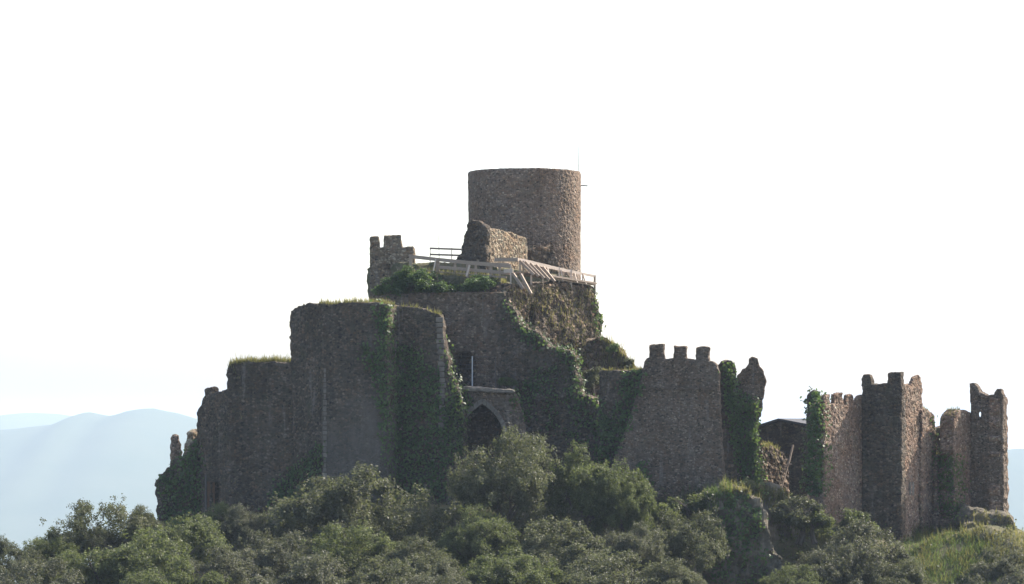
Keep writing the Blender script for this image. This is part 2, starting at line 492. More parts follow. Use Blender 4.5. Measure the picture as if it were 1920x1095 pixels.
solid('ledge', [slab([(866, 733), (866, 726), (880, 725), (900, 726), (930, 729), (964, 731), (966, 737)], (860, 241.0), (970, 241.0), 4.0, .04)], M['ledge'], t, voxel=.1)

# ---- railing in front of the window
t = empty('steel_railing', P(886, 722, 243), 'thin steel railing on the ledge in front of the arched window', 'railing')
for px, w in ((885.5, .055), (857, .03), (929, .03)):
    obj('post', box_bm(P(px, 726, 243), P(px, 668, 243), w * 1.6, w * 1.6), M['steel'] if w > .04 else M['iron'], t)
for py in (668, 675, 683, 691, 699, 707, 715):
    obj('rail', box_bm(P(852, py - .5, 243), P(903 if py > 668 else 929, py + 1, 243), .028, .032), M['iron'], t)

# ---- the big ivy bastion
t = empty('bastion', P(690, 930, 240), 'huge dark bastion with half rendered walls and a broken right edge, left of the arch', 'tower')
solid('left_wall', [slab([(545, 650), (543, 610), (545, 585), (553, 575), (580, 569), (607, 569), (607, 1000), (552, 1000), (546, 690)], (545, 243), (607, 240.3), 3, .09, .35, 930)], M['dark'], t, voxel=.12)
solid('rendered_wall', [slab([(603, 571), (650, 567), (700, 566), (728, 570), (730, 1000), (604, 1000)], (604, 240.2), (730, 238.8), 3, .06, .35, 930)], M['render'], t, voxel=.12, relief=SMOOTHREL)
solid('right_wall', [slab([(724, 572), (745, 574), (765, 573), (785, 576), (800, 580), (812, 587), (822, 590), (829, 600), (831, 625), (833, 640), (836, 660), (840, 676), (845, 700), (853, 718), (863, 740), (869, 770), (872, 1000), (724, 1000)],
                          (726, 240.9), (869, 239.9), 1.5, .1, .35, 890)], M['dark'], t, voxel=.12)
# pale corner stones, each a separate block bonded into the corner
def quoins(cols, y0, y1, Y, parent, wide):
    y = y0; k = 0
    while y < y1:
        bm = bmesh.new()
        h = random.uniform(8, 12)
        w = wide * random.uniform(.45, 1.2)
        x0 = cols(y)
        if True:
            Yq = Y - random.uniform(.03, .11)
            pts = [(x0 - w / 2, y + .6), (x0 + w / 2, y + .6), (x0 + w / 2, y + h - .8), (x0 - w / 2, y + h - .8)]
            fr = [bm.verts.new(P(a, b_, Yq)) for a, b_ in pts]; bk = [bm.verts.new(P(a, b_, Yq) + Vector((0, .5, 0))) for a, b_ in pts]
            bm.faces.new(fr); bm.faces.new(bk[::-1])
            for q in range(4): bm.faces.new((fr[(q + 1) % 4], fr[q], bk[q], bk[(q + 1) % 4]))
            bmesh.ops.recalc_face_normals(bm, faces=bm.faces)
            obj('corner_stone', bm, M['quoin'], parent, bevel=.03)
        y += h; k += 1
quoins(lambda y: 609, 690, 905, 240.1, t, 7)
quoins(lambda y: 824 + max(0, 640 - y) * .0 + min(1, max(0, (y - 600) / 100)) * 5, 594, 800, 240.15, t, 13)

# ---- left bastion
t = empty('low_bastion', P(480, 960, 244), 'lower dark bastion with a grass topped wall, at the left end of the castle', 'tower')
solid('wall', [slab([(425, 694), (427, 685), (440, 681), (480, 679), (546, 679), (560, 679), (560, 975), (425, 975)], (425, 244.4), (560, 243), 4, .08, .35, 950)], M['dark'], t, voxel=.12)
solid('side_wall', [slab([(398, 738), (412, 731), (428, 727), (428, 980), (377, 980), (375, 850), (374, 826), (369, 800), (369, 775), (376, 757), (383, 740)], (372, 247.2), (428, 244.5), 2, .12, .35, 950)],
      M['dark'], t, voxel=.12, holes=[slab([(389, 950), (389, 903), (403, 903), (403, 950)], (372, 246.6), (428, 244), 1.2, 0)])
solid('merlon', [slab([(383, 745), (383, 727), (395, 725), (397, 745)], (372, 247.3), (428, 244.6), .8, .05)], M['dark'], t, voxel=.1)
obj('drain_pipe', rod_bm(P(386, 955, 245.9), P(386, 890, 245.9), .07), M['iron'], t)
obj('door', box_bm(P(396, 950, 246.2), P(396, 903, 246.2), .1, .58, up=(1, 0, 0)), M['door'], t)

# ---- collapsed ivy wall and leaning pillar beyond it
t = empty('collapsed_wall', P(335, 985, 249), 'ivy smothered stump of wall with a leaning stone pillar at the far left end', 'wall')
solid('wall', [slab([(292, 935), (290, 908), (300, 892), (322, 874), (323, 858), (345, 856), (352, 842), (362, 822), (372, 806), (390, 806), (390, 1000), (294, 1000)], (290, 249.5), (390, 247.6), 2.2, .14, .35, 970)],
      M['dark'], t, voxel=.13, relief=ROUGHREL[1:])
solid('pillar', [slab([(322, 905), (323, 862), (324, 845), (322, 822), (328, 816), (334, 818), (340, 835), (343, 862), (343, 905)], (320, 249.3), (344, 249.6), .8, .07, .25)], M['curtain'], t, voxel=.09)
solid('pinnacle', [slab([(352, 870), (358, 832), (363, 812), (368, 803), (380, 806), (380, 870)], (355, 248.6), (382, 250), .7, .1, .25)], M['yellow'], t, voxel=.09)

# ---- crenellated tower
t = empty('crenellated_tower', P(1270, 950, 237), 'broad stone tower with three merlons on top, right of the ivy wall', 'tower')
solid('low_wall', [slab([(1122, 697), (1130, 694), (1170, 695), (1215, 692), (1215, 975), (1122, 975)], (1122, 240), (1215, 238.6), 3, .07, .35, 950)], M['dark'], t, voxel=.12)
solid('wall', [slab([(1209, 676), (1214, 671), (1260, 672), (1300, 673), (1336, 676), (1345, 684), (1349, 700), (1352, 800), (1360, 900), (1392, 925), (1392, 975), (1128, 975), (1138, 900), (1158, 850), (1182, 780), (1204, 705)],
                    (1130, 237.6), (1390, 236.2), 2.6, .07, .35, 950, lean=.05)],
      M['cren'], t, voxel=.12, holes=[slab([(1272.5, 747), (1272.5, 733), (1277.5, 733), (1277.5, 747)], (1130, 236.8), (1390, 235.4), 1.3, 0)], relief=SMOOTHREL)
for x0, x1, y in ((1218, 1246, 646), (1261.5, 1288, 648), (1304.5, 1331, 651)):
    solid('merlon', [slab([(x0, 684), (x0 + .5, y), (x1 - .5, y), (x1, 684)], (1130, 237.65), (1390, 236.25), .8, .05)], M['cren'], t, voxel=.1)
obj('string_course', box_bm(on_plane(1218, 728, (1130, 237.45), (1390, 236.05)), on_plane(1346, 730, (1130, 237.45), (1390, 236.05)), .3, .1), M['cren'], t)
solid('pillar', [slab([(1350, 700), (1351, 683), (1357, 676), (1366, 674), (1376, 677), (1381, 688), (1380, 720), (1383, 950), (1350, 950)], (1348, 237.3), (1384, 237.5), 1.2, .07, .3, 930)], M['dark'], t, voxel=.11)
tag(solid('ruined_wall', [slab([(1384, 704), (1394, 692), (1402, 687), (1405, 673), (1413, 669), (1420, 673), (1424, 686), (1432, 696), (1436, 714), (1432, 728), (1433, 742), (1427, 760), (1425, 775), (1421, 800), (1424, 860), (1432, 905), (1434, 965), (1376, 965), (1381, 712)],
                               (1376, 238), (1437, 238), 1.0, .06, .3, 940)], M['cren'], origin=P(1405, 950, 238), voxel=.11, relief=MIDREL),
    'tall pointed fragment of wall hung with ivy, right of the three merlons', 'wall')

# ---- house behind
t = empty('gabled_house', P(1470, 900, 262), 'dark stone house with a low gabled roof behind the castle walls', 'house')
a, b, c = P(1418, 804, 262), P(1463.5, 789.5, 261), P(1513, 799, 260)
dirv = Vector((.62, .78, 0)) * 9
bm = bmesh.new()
g = [Vector((a.x, a.y, -9)), Vector((c.x, c.y, -9)), c, b, a]
fr = [bm.verts.new(p) for p in g]; bk = [bm.verts.new(p + dirv) for p in g]
bm.faces.new(fr); bm.faces.new(bk[::-1])
for i in range(5): bm.faces.new((fr[(i + 1) % 5], fr[i], bk[i], bk[(i + 1) % 5]))
bmesh.ops.recalc_face_normals(bm, faces=bm.faces)
obj('wall', bm, M['housewall'], t)
bm = bmesh.new()
ov = -dirv.normalized() * .35
up = Vector((0, 0, .06))
for e, k in ((a, -1), (c, 1)):
    ee = e + (e - b) * .09
    q = [b + ov + up, ee + ov + up, ee + dirv + up, b + dirv + up]
    lo = [bm.verts.new(p) for p in q]; hi = [bm.verts.new(p + Vector((0, 0, .16))) for p in q]
    bm.faces.new(lo); bm.faces.new(hi[::-1])
    for i in range(4): bm.faces.new((lo[(i + 1) % 4], lo[i], hi[i], hi[(i + 1) % 4]))
bmesh.ops.recalc_face_normals(bm, faces=bm.faces)
obj('roof', bm, M['roof'], t)

# ---- low rubble wall, leaning timber, ivy pillar
tag(solid('rubble_wall', [slab([(1425, 842), (1430, 836), (1446, 836), (1462, 842), (1472, 856), (1480, 872), (1484, 960), (1425, 960)], (1425, 241.5), (1484, 245.4), 2, .12, .3, 940)], M['rubble'],
          origin=P(1455, 940, 243), voxel=.12, relief=ROUGHREL[1:]), 'low rubble wall with a grassy top in front of the gabled house', 'wall')
bm = box_bm(P(1464, 921, 241.6), P(1479, 868, 242.6), .07, .07)
box_bm(P(1478, 872, 242.55), P(1487, 834, 243.2), .13, .08, bm=bm)
box_bm(P(1476, 870.5, 242.4), P(1484, 870, 242.4), .2, .12, bm=bm)
tag(obj('broken_timber', bm, M['wood'], origin=P(1464, 921, 241.6)), 'pale broken timber leaning between the rubble wall and the ivy pillar', 'timber')
tag(solid('ivy_pillar', [slab([(1517, 760), (1518, 738), (1527, 731), (1536, 733), (1540, 745), (1541, 925), (1512, 925), (1514, 860)], (1512, 239), (1541, 239), 1.6, .06, .3, 900)], M['dark'], origin=P(1527, 925, 239), voxel=.12),
    'narrow upright wall stump wrapped in ivy beside the curtain wall', 'pillar')

# ---- curtain wall and square tower
t = empty('curtain_wall', P(1580, 985, 239), 'sunlit curtain wall with worn rounded merlons joining the square tower', 'wall')
solid('wall', [slab([(1545, 756), (1618, 760), (1620, 790), (1630, 800), (1630, 1005), (1545, 1005)], (1545, 236.8), (1615, 241.6), 1.2, .06, .35, 980)], M['curtain'], t, voxel=.12)
for pts in ([(1545, 764), (1545, 744), (1550, 738), (1556, 740), (1560, 764)],
            [(1564, 766), (1565, 740), (1572, 736), (1580, 737), (1585, 766)],
            [(1586, 766), (1587, 740), (1596, 738), (1601, 742), (1602, 766)],
            [(1606, 768), (1607, 744), (1613, 740), (1620, 742), (1620, 768)]):
    solid('merlon', [slab(pts, (1545, 236.85), (1615, 241.65), .32, .04, .25)], M['curtain'], t, voxel=.1)

t = empty('square_tower', P(1688, 1010, 241), 'tall square ruined tower with a black shaded side and a sunlit side', 'tower')
wh = slab([(1630.8, 788), (1630.8, 771), (1637.6, 771), (1637.6, 788)], (1615, 240), (1689, 239.67), 4.0, 0)
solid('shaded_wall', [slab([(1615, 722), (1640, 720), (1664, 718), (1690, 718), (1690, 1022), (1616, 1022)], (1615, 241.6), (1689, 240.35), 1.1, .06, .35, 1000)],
      M['dark'], t, holes=[wh], voxel=.12)  # dark masonry puts the shade into this side's colour
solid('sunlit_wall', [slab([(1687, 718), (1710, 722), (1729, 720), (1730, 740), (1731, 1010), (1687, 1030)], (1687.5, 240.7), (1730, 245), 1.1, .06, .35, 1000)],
      M['curtain'], t, holes=[slab([(1708, 926), (1708, 905), (1710.5, 905), (1710.5, 926)], (1687.5, 240.2), (1730, 244.5), .9, 0)], voxel=.12)  # paler masonry than the shaded side, sunlight put into the colour
for pts, A, B, m, *th in (([(1616, 732), (1616, 705), (1622, 700), (1630, 703), (1634, 710), (1637, 732)], (1615, 241.65), (1689, 240.4), 'dark'),
                     ([(1663, 732), (1664, 710), (1666, 699), (1688, 698), (1690, 704), (1690, 732)], (1615, 241.65), (1689, 240.4), 'dark'),
                     ([(1706, 734), (1710, 716), (1716, 705), (1724, 704), (1728, 712), (1729, 734)], (1687.5, 240.75), (1730, 245.05), 'curtain', .3)):
    solid('merlon', [slab(pts, A, B, th[0] if th else .9, .07, .25)], M[m], t, voxel=.1)  # merlon colours repeat the painted shade and sun of the sides below
bm = box_bm(on_plane(1706.5, 928, (1687.5, 240.6), (1730, 244.9)), on_plane(1706.5, 904, (1687.5, 240.6), (1730, 244.9)), .1, .12)
box_bm(on_plane(1712, 928, (1687.5, 240.6), (1730, 244.9)), on_plane(1712, 904, (1687.5, 240.6), (1730, 244.9)), .1, .12, bm=bm)
obj('slit_frame', bm, M['ashlar'], t)

t = empty('stepped_wall', P(1760, 1000, 245), 'ruined wall stepping down between the square tower and the far right tower', 'wall')
solid('wall', [slab([(1728, 768), (1740, 769), (1750, 773), (1754, 790), (1757, 810), (1758, 1010), (1728, 1010)], (1728, 244.2), (1758, 247), 1.2, .09, .3, 990)], M['curtain'], t, voxel=.12)
solid('low_wall', [slab([(1750, 802), (1768, 801), (1777, 797), (1785, 795), (1794, 796), (1800, 1000), (1750, 1000)], (1750, 248.4), (1800, 249.6), 1.2, .09, .3, 990)], M['dark'], t, voxel=.12)
solid('ivy_wall', [slab([(1754, 870), (1762, 855), (1780, 850), (1800, 860), (1804, 1005), (1754, 1005)], (1754, 245.8), (1804, 247.2), 1.4, .1, .3, 990)], M['curtain'], t, voxel=.12)
solid('tall_pier', [slab([(1789, 800), (1793, 777), (1800, 768), (1814, 767), (1824, 773), (1829, 1000), (1791, 1000)], (1790, 245), (1824, 248), 1.2, .08, .3, 980)], M['curtain'], t, voxel=.12)

t = empty('corner_tower', P(1855, 985, 247), 'last slender tower at the far right with a small square window hole', 'tower')
wh = slab([(1841.5, 783), (1841.5, 771), (1849, 771), (1849, 783)], (1818, 245.6), (1890, 245.6), 3.2, 0)
solid('shaded_wall', [slab([(1818, 722), (1828, 722), (1836, 736), (1850, 741), (1864, 741), (1874, 738), (1880, 740), (1882, 985), (1818, 985), (1820, 775), (1819, 750)], (1818, 247.6), (1880, 246.4), .9, .06, .3, 970)], M['cren'], t, holes=[wh], voxel=.11)  # darker masonry than its sunlit side, shade put into the colour
solid('sunlit_wall', [slab([(1876, 741), (1889, 742), (1890, 800), (1892, 985), (1876, 985)], (1876, 246.5), (1890, 248.6), .9, .06, .3, 970)], M['curtain'], t, voxel=.11)  # lighter masonry stands in for sun on this side
for pts in ([(1818, 732), (1817, 719), (1827, 718), (1833, 726), (1836, 742)], [(1862, 748), (1866, 732), (1871, 729), (1877, 730), (1881, 748)]):
    solid('merlon', [slab(pts, (1818, 247.65), (1880, 246.45), .8, .06, .25)], M['cren'], t, voxel=.1)

# ================================================================== GROUND, ROCK, BANKS
def T(x):
    return np.interp(x, [-600, -80, -50, -38, -31, -27, -20, -10, 0, 10, 17, 21, 25, 29, 33, 37, 41, 50, 70, 600],
                     [-330, -45, -25, -14.5, -10.5, -8.2, -7.2, -6, -6, -6, -5.4, -6.4, -7.6, -8.8, -8.4, -7.6, -9.6, -16, -34, -330])
def hgt(x, y):
    base = T(x)
    fr = np.clip(236 - y, 0, None)
    bk = np.clip(y - 275, 0, None)
    drop_ = np.interp(x, [-60, -30, -24, 20, 25, 28, 60], [0, 1, 4.5, 5.5, 3, 0, 0]) * np.clip(fr / 4, 0, 1)
    h1 = base - drop_ - .42 * fr - .002 * np.minimum(fr, 60) ** 2 - .62 * bk
    r = np.sqrt(x * x + (y + 4) ** 2)
    h2 = -1.75 - .42 * np.clip(r - 3, 0, None)
    h = np.maximum(np.maximum(h1, h2), -300.0)
    return h
def hgt1(x, y):
    return float(hgt(np.array([x]), np.array([y]))[0])

def axis(lo, hi, step, far0, far1):
    core = list(np.arange(lo, hi + .01, step))
    d = step; v = core[-1]; up = []
    while v < far1: d *= 1.25; v += d; up.append(v)
    d = step; v = core[0]; dn = []
    while v > far0: d *= 1.25; v -= d; dn.append(v)
    return np.array(dn[::-1] + core + up)
gx, gy = axis(-60, 60, .8, -16000, 16000), axis(186, 282, .8, -4000, 22000)
X, Yg = np.meshgrid(gx, gy)
Z = hgt(X, Yg)
nz = np.array([[noise.fractal(Vector((x * .22, y * .22, 0)), 1, 2, 4) if (abs(x) < 90 and 150 < y < 310) else 0 for x in gx] for y in gy])
Z = Z + nz * np.where((X > 27) & (X < 42), .85, .45)
def grid_mesh(name, X, Y, Z):
    h, w = X.shape
    me = bpy.data.meshes.new(name)
    v = np.stack([X, Y, Z], -1).reshape(-1, 3)
    i = np.arange(h * w).reshape(h, w)
    f = np.stack([i[:-1, :-1], i[:-1, 1:], i[1:, 1:], i[1:, :-1]], -1).reshape(-1, 4)
    me.from_pydata(v.tolist(), [], f.tolist())
    me.polygons.foreach_set('use_smooth', np.ones(len(me.polygons), bool))
    return me
me = grid_mesh('ground', X, Yg, Z)
remember(me)
tag(link('ground', me, M['earth']), kind='structure')

def hill(name, Y, prof, depth, seed):
    pxs = np.linspace(-2200, 4200, 320)
    crest = np.interp(pxs, [p[0] for p in prof], [p[1] for p in prof])
    for i, p in enumerate(pxs):
        crest[i] += 3.0 * noise.fractal(Vector((p * .02, seed, 0)), 1, 2, 4)
    d = np.linspace(-1, 1, 41)
    Xh = np.repeat(((pxs - 960) * Y / F)[None, :], 41, 0)
    Yh = np.repeat((Y + d * depth)[:, None], 320, 1)
    zc = (HZ - crest) * Y / F
    bell = (np.cos(d * math.pi) * .5 + .5)[:, None]
    Zh = -304 + (zc[None, :] + 304) * bell
    for a_ in range(41):
        for b_ in range(320):
            Zh[a_, b_] += 9 * noise.fractal(Vector((Xh[a_, b_] * .0016, Yh[a_, b_] * .0016, seed)), 1, 2, 5) * min(1, 3 * (1 - bell[a_, 0])) * bell[a_, 0]
    return tag(link(name, grid_mesh(name, Xh, Yh, Zh), M['hill']), kind='structure')
hill('hills', 8200, [(-2200, 790), (-400, 800), (0, 806), (110, 796), (165, 771), (205, 781), (250, 769), (290, 766), (330, 774), (370, 787), (450, 806), (700, 830), (1200, 850), (1700, 846), (1900, 843), (2300, 838), (4200, 830)], 2300, 3)
hill('hills', 11500, [(-2200, 770), (-300, 781), (0, 779), (50, 774), (110, 776), (140, 780), (210, 784), (400, 790), (800, 810), (1500, 850), (1920, 852), (4200, 840)], 2500, 8)

# the bank of earth above the palace front, the mound right of the flank
tag(solid('earth_bank', [slab([(712, 566), (722, 548), (738, 532), (758, 512), (790, 513), (850, 517), (905, 520), (940, 530), (950, 560), (950, 600), (712, 600)], (700, 248.6), (950, 246.8), 9, .16, .4, 590)],
          M['earth'], voxel=.2, relief=ROUGHREL), kind='structure')
tag(solid('mound', [slab([(1085, 660), (1100, 640), (1126, 630), (1150, 642), (1172, 660), (1196, 690), (1235, 730), (1245, 850), (1085, 850)], (1085, 250.5), (1245, 250.5), 3, .2, .4, 830)],
          M['rubble'], voxel=.18, relief=ROCKREL[1:]), kind='structure')
# crags under the walls
tag(solid('rock_crag', [slab([(1338, 930), (1352, 918), (1376, 912), (1400, 920), (1420, 938), (1432, 958), (1443, 985), (1447, 1015), (1458, 1032), (1466, 1048), (1464, 1090), (1458, 1200), (1320, 1200), (1335, 1040)], (1330, 227.5), (1466, 227.9), 4.5, .22, .45)],
          M['rock'], origin=P(1400, 1190, 232), voxel=.14, relief=((('CLOUDS', 2.2), .8), (('CLOUDS', .6), .6), (('VORONOI', .8), .5))),
    'dark overhanging rock crag with a bright right edge below the pointed wall fragment', 'rock')
tag(solid('rock_outcrop', [slab([(1424, 918), (1450, 916), (1482, 928), (1510, 946), (1535, 968), (1545, 1000), (1540, 1150), (1424, 1150)], (1424, 234.2), (1545, 236.2), 6, .25, .45)],
          M['rock'], origin=P(1480, 1150, 235), voxel=.17, relief=ROCKREL),
    'grass topped rocky outcrop between the dark crag and the curtain wall', 'rock')
tag(solid('rock_outcrop', [slab([(1822, 1000), (1830, 968), (1842, 956), (1860, 958), (1880, 964), (1896, 966), (1906, 988), (1918, 1014), (1940, 1066), (1940, 1130), (1800, 1130), (1806, 1030)], (1800, 240.2), (1940, 241.6), 7, .25, .45)],
          M['rock'], origin=P(1865, 1100, 245), voxel=.18, relief=ROCKREL),
    'dark rocky knoll under the far right tower', 'rock')
for px, py, w, lab in ((1822, 1000, 26, 'dark boulder showing at the top of the green slope, nearest the stepped wall'),
                       (1846, 1030, 20, 'small dark boulder at the right edge of the bright green slope'),
                       (1752, 1052, 26, 'dark boulder at the lower left of the bright green slope')):
    Yb = 238.0; py -= 8; w *= 1.2
    tag(solid('boulder', [slab([(px - w / 2, py + 30), (px - w / 2, py + 2), (px - w / 5, py - w * .4), (px + w / 4, py - w * .35), (px + w / 2, py + 4), (px + w / 2, py + 30)], (px - w, Yb - (py - 1000) * .05), (px + w, Yb - (py - 1000) * .05), 1.6, .1, .25)],
              M['rock'], origin=P(px, py + 25, Yb), voxel=.12, relief=ROUGHREL[1:]), lab, 'rock')

# ================================================================== TIMBER RAILINGS
def rail(parent, p, q, w, h, m='wood', name='rail'):
    obj(name, box_bm(p, q, w * 1.2, h * 1.25), M[m], parent)
t = empty('wooden_railing', P(860, 515, 249), 'weathered wooden railing running along the terrace below the ruined wall', 'railing')
for (x0, y0), (x1, y1), hh in (((771, 481), (820, 486.5), .22), ((820, 486.5), (884, 493), .22), ((884, 493), (958, 499), .24),
                               ((822, 500.5), (884, 506), .2), ((884, 506), (956, 512.5), .2), ((772, 505), (820, 509), .1), ((822, 510), (880, 514), .1), ((880, 515), (950, 520), .12)):
    rail(t, P(x0, y0, 248.6 - (x0 - 770) * .008), P(x1, y1, 248.6 - (x1 - 770) * .008), .09, hh)
for x, y0, y1, w in ((770, 477, 522, .2), (820.5, 484, 524, .24), (853, 488, 524, .14), (877, 491, 525, .2), (892, 492, 526, .15), (920.5, 495, 530, .18), (937, 497, 530, .13)):
    Y = 248.6 - (x - 770) * .008 + .1
    obj('post', box_bm(P(x, y1, Y), P(x, y0, Y), w * 1.25, .16), M['wood'], t)
for x0, y0, x1, y1 in ((817, 486, 811, 517), (880.5, 497, 874.5, 518)):
    Y = 248.6 - (x0 - 770) * .008 - .15
    obj('brace', box_bm(P(x0, y0, Y), P(x1, y1, Y - .3), .1, .12), M['woodlit'], t)
obj('footing', box_bm(P(808.5, 515, 248.0), P(813.5, 515, 248.0), .25, .2), M['white'], t)

t = empty('viewing_platform', P(1045, 540, 250), 'timber viewing platform with slanting props overhanging the sunlit flank', 'platform')
def flankY(px): return 247.2 + (px - 970) * (254.4 - 247.2) / 148
def fp(px, py, d=0.0): return P(px, py, flankY(px) + d)
rail(t, P(928, 487, 247.5), P(972, 487, 247.0), .25, .22, 'wood', 'beam')
rail(t, P(930, 494, 247.6), P(955, 495, 247.4), .1, .12, 'woodlit')
rail(t, P(945, 508, 246.8), P(962, 508, 246.6), .1, .22, 'woodlit')
seq = [(969.5, 487), (1000, 493.5), (1030, 500.5), (1060, 507), (1090, 513), (1116, 518)]
for (x0, y0), (x1, y1) in zip(seq[:-1], seq[1:]):
    rail(t, fp(x0, y0), fp(x1, y1), .09, .25 - (x0 - 970) * .0009, 'woodlit')
for (x0, y0), (x1, y1) in zip([(1028, 518), (1062, 524), (1092, 529)], [(1062, 524), (1092, 529), (1115, 532)]):
    rail(t, fp(x0, y0), fp(x1, y1), .08, .24, 'woodlit')
rail(t, fp(975, 511, .8), fp(1104, 532, .8), 1.4, .1, 'wood', 'deck')
for x0, y0, x1, y1 in ((974, 489, 1001, 515), (984, 491, 1010, 518), (994, 494, 1020, 522), (1005, 497, 1030, 525), (1018, 501, 1040, 528)):
    p, q = fp(x0, y0, -.05), fp(x1, y1, -1.6)
    obj('prop', box_bm(p, q, .15, .2), M['wood'], t)
for x0, y0, x1, y1 in ((1026, 501, 1030, 516), (1052, 506, 1056, 528), (1077, 512, 1082, 530), (1093, 514, 1099, 533)):
    obj('brace', box_bm(fp(x0, y0, -.08), fp(x1, y1, -.5), .08, .1), M['woodlit'], t)
for x, y0, y1, w, m in ((957.6, 498, 540, .11, 'woodlit'), (975, 489, 512, .14, 'wood'), (981, 489, 548, .12, 'wood'), (996, 516, 548, .14, 'woodlit'), (1018, 524, 556, .14, 'woodlit'), (1048.5, 500, 538, .1, 'woodlit'), (1070.5, 505, 540, .16, 'woodlit'), (1092.5, 512, 540, .1, 'woodlit'), (1115, 516, 550, .17, 'wood')):
    Y = flankY(max(x, 966)) + (.0 if x > 1030 else -.3)
    obj('post', box_bm(P(x, y1, Y), P(x, y0, Y), w, .12), M[m], t)
for x0, y0, x1, y1 in ((962, 513, 981, 541), (976, 514, 996, 551)):
    obj('brace', box_bm(P(x0, y0, 246.4), P(x1, y1, 245.9), .16, .2), M['wood'], t)

t = empty('wooden_fence', P(836, 492, 262), 'short two rail wooden fence seen against the sky behind the terrace', 'fence')
rail(t, P(805.5, 465.5, 262), P(872, 468, 262), .08, .12); rail(t, P(806, 477, 262), P(866, 479, 262), .08, .12)
for x in (806.5, 847, 866): obj('post', box_bm(P(x, 505, 262.1), P(x, 464.5, 262.1), .07, .07), M['wood'], t)
tag(obj('pole', rod_bm(P(824, 505, 260), P(822.3, 440, 260), .026, .018), M['iron'], origin=P(824, 505, 260)), 'thin upright pole in front of the two rail fence', 'pole')
tag(solid('terrace', [slab([(752, 492), (800, 492), (880, 494), (1050, 515), (1110, 530), (1110, 600), (752, 600)], (752, 253.5), (1110, 259), 9, .1, .5, 590)], M['earth'], voxel=.25, relief=ROUGHREL[1:]), kind='structure')

# ================================================================== FOLIAGE
ALLV, ALLT, off = [], [], 0
for v, tr in SOLID_TRIS:
    ALLV.append(v); ALLT.append(tr + off); off += len(v)
BVH = BVHTree.FromPolygons(np.concatenate(ALLV).tolist(), np.concatenate(ALLT).tolist())

def leaf_mesh(name, C, N, size, tint, aspect=.62):
    """One diamond-shaped leaf per centre C, facing N, with a per-leaf tint value."""
    n = len(C)
    N = N / (np.linalg.norm(N, axis=1, keepdims=True) + 1e-9)
    r = RNG.normal(size=(n, 3))
    U = np.cross(N, r); U /= (np.linalg.norm(U, axis=1, keepdims=True) + 1e-9)
    V = np.cross(N, U)
    s = size[:, None]
    fold = N * s * .12
    verts = np.stack([C - U * s, C + V * s * aspect + fold, C + U * s, C - V * s * aspect + fold], 1).reshape(-1, 3)
    return quads(name, verts, np.repeat(tint, 4))

def quads(name, verts, tint, k=4):
    n = len(verts) // k
    me = bpy.data.meshes.new(name)
    me.vertices.add(n * k); me.vertices.foreach_set('co', verts.astype(np.float32).ravel())
    me.loops.add(n * k); me.loops.foreach_set('vertex_index', np.arange(n * k, dtype=np.int32))
    me.polygons.add(n); me.polygons.foreach_set('loop_start', np.arange(0, n * k, k, dtype=np.int32))
    me.update(calc_edges=True)
    a = me.attributes.new('tint', 'FLOAT', 'POINT'); a.data.foreach_set('value', np.clip(tint, 0, 1).astype(np.float32))
    return me

def inside(pt, poly):
    x, y = pt; c = False; n = len(poly)
    for i in range(n):
        x0, y0 = poly[i]; x1, y1 = poly[(i + 1) % n]
        if (y0 > y) != (y1 > y) and x < (x1 - x0) * (y - y0) / (y1 - y0) + x0: c = not c
    return c

def cling(poly, dens, ymin, ymax, gap=0.0, spread=5.0):
    """Points on the real wall and ground surfaces lying inside an outline, with their normals."""
    xs, ys = [p[0] for p in poly], [p[1] for p in poly]
    n = int((max(xs) - min(xs)) * (max(ys) - min(ys)) * .0016 * dens)
    pts, nrm = [], []
    for _ in range(n):
        x, y = random.uniform(min(xs), max(xs)), random.uniform(min(ys), max(ys))
        if not inside((x, y), poly): continue
        if gap and noise.noise(Vector((x * .05, y * .05, 3.7))) + .5 * noise.noise(Vector((x * .14, y * .14, 1.3))) < gap - .6: continue
        x += random.gauss(0, spread); y += random.gauss(0, spread)
        d = Vector(((x - 960) / F, 1, (HZ - y) / F)).normalized()
        h = BVH.ray_cast(Vector((0, 0, 0)) + d * 150, d)
        if h[0] is None or not (ymin < h[0].y < ymax): continue
        nn = h[1] if h[1].dot(d) < 0 else -h[1]
        pts.append(h[0]); nrm.append(nn)
    return np.array(pts).reshape(-1, 3), np.array(nrm).reshape(-1, 3)

def ivy(label, poly, dens=70, yr=(230, 262), mat='ivy', gap=.35, size=.12, thick=.28, spread=5, name='ivy', cat='ivy', droop=.35):
    C, N = cling(poly, dens, yr[0], yr[1], gap, spread)
    if len(C) < 5: print('no surface for', label); return
    n = len(C)
    lump = np.array([noise.noise(Vector(c) * .9) for c in C])
    C = C + N * (RNG.random((n, 1)) * thick * (1 + lump[:, None] * 1.2).clip(.2, 2) + .02)
    N2 = N + RNG.normal(size=(n, 3)) * .55 + np.array([0, 0, droop])
    tint = .38 + lump * .35 + RNG.normal(size=n) * .2
    me = leaf_mesh(name, C, N2, size * (.65 + .7 * RNG.random(n)), tint, .75)
    lo = C[np.argmin(C[:, 2])]
    return tag(link(name, me, M[mat], origin=lo), label, cat, None if name != 'ivy' else 'ivy on the castle walls')

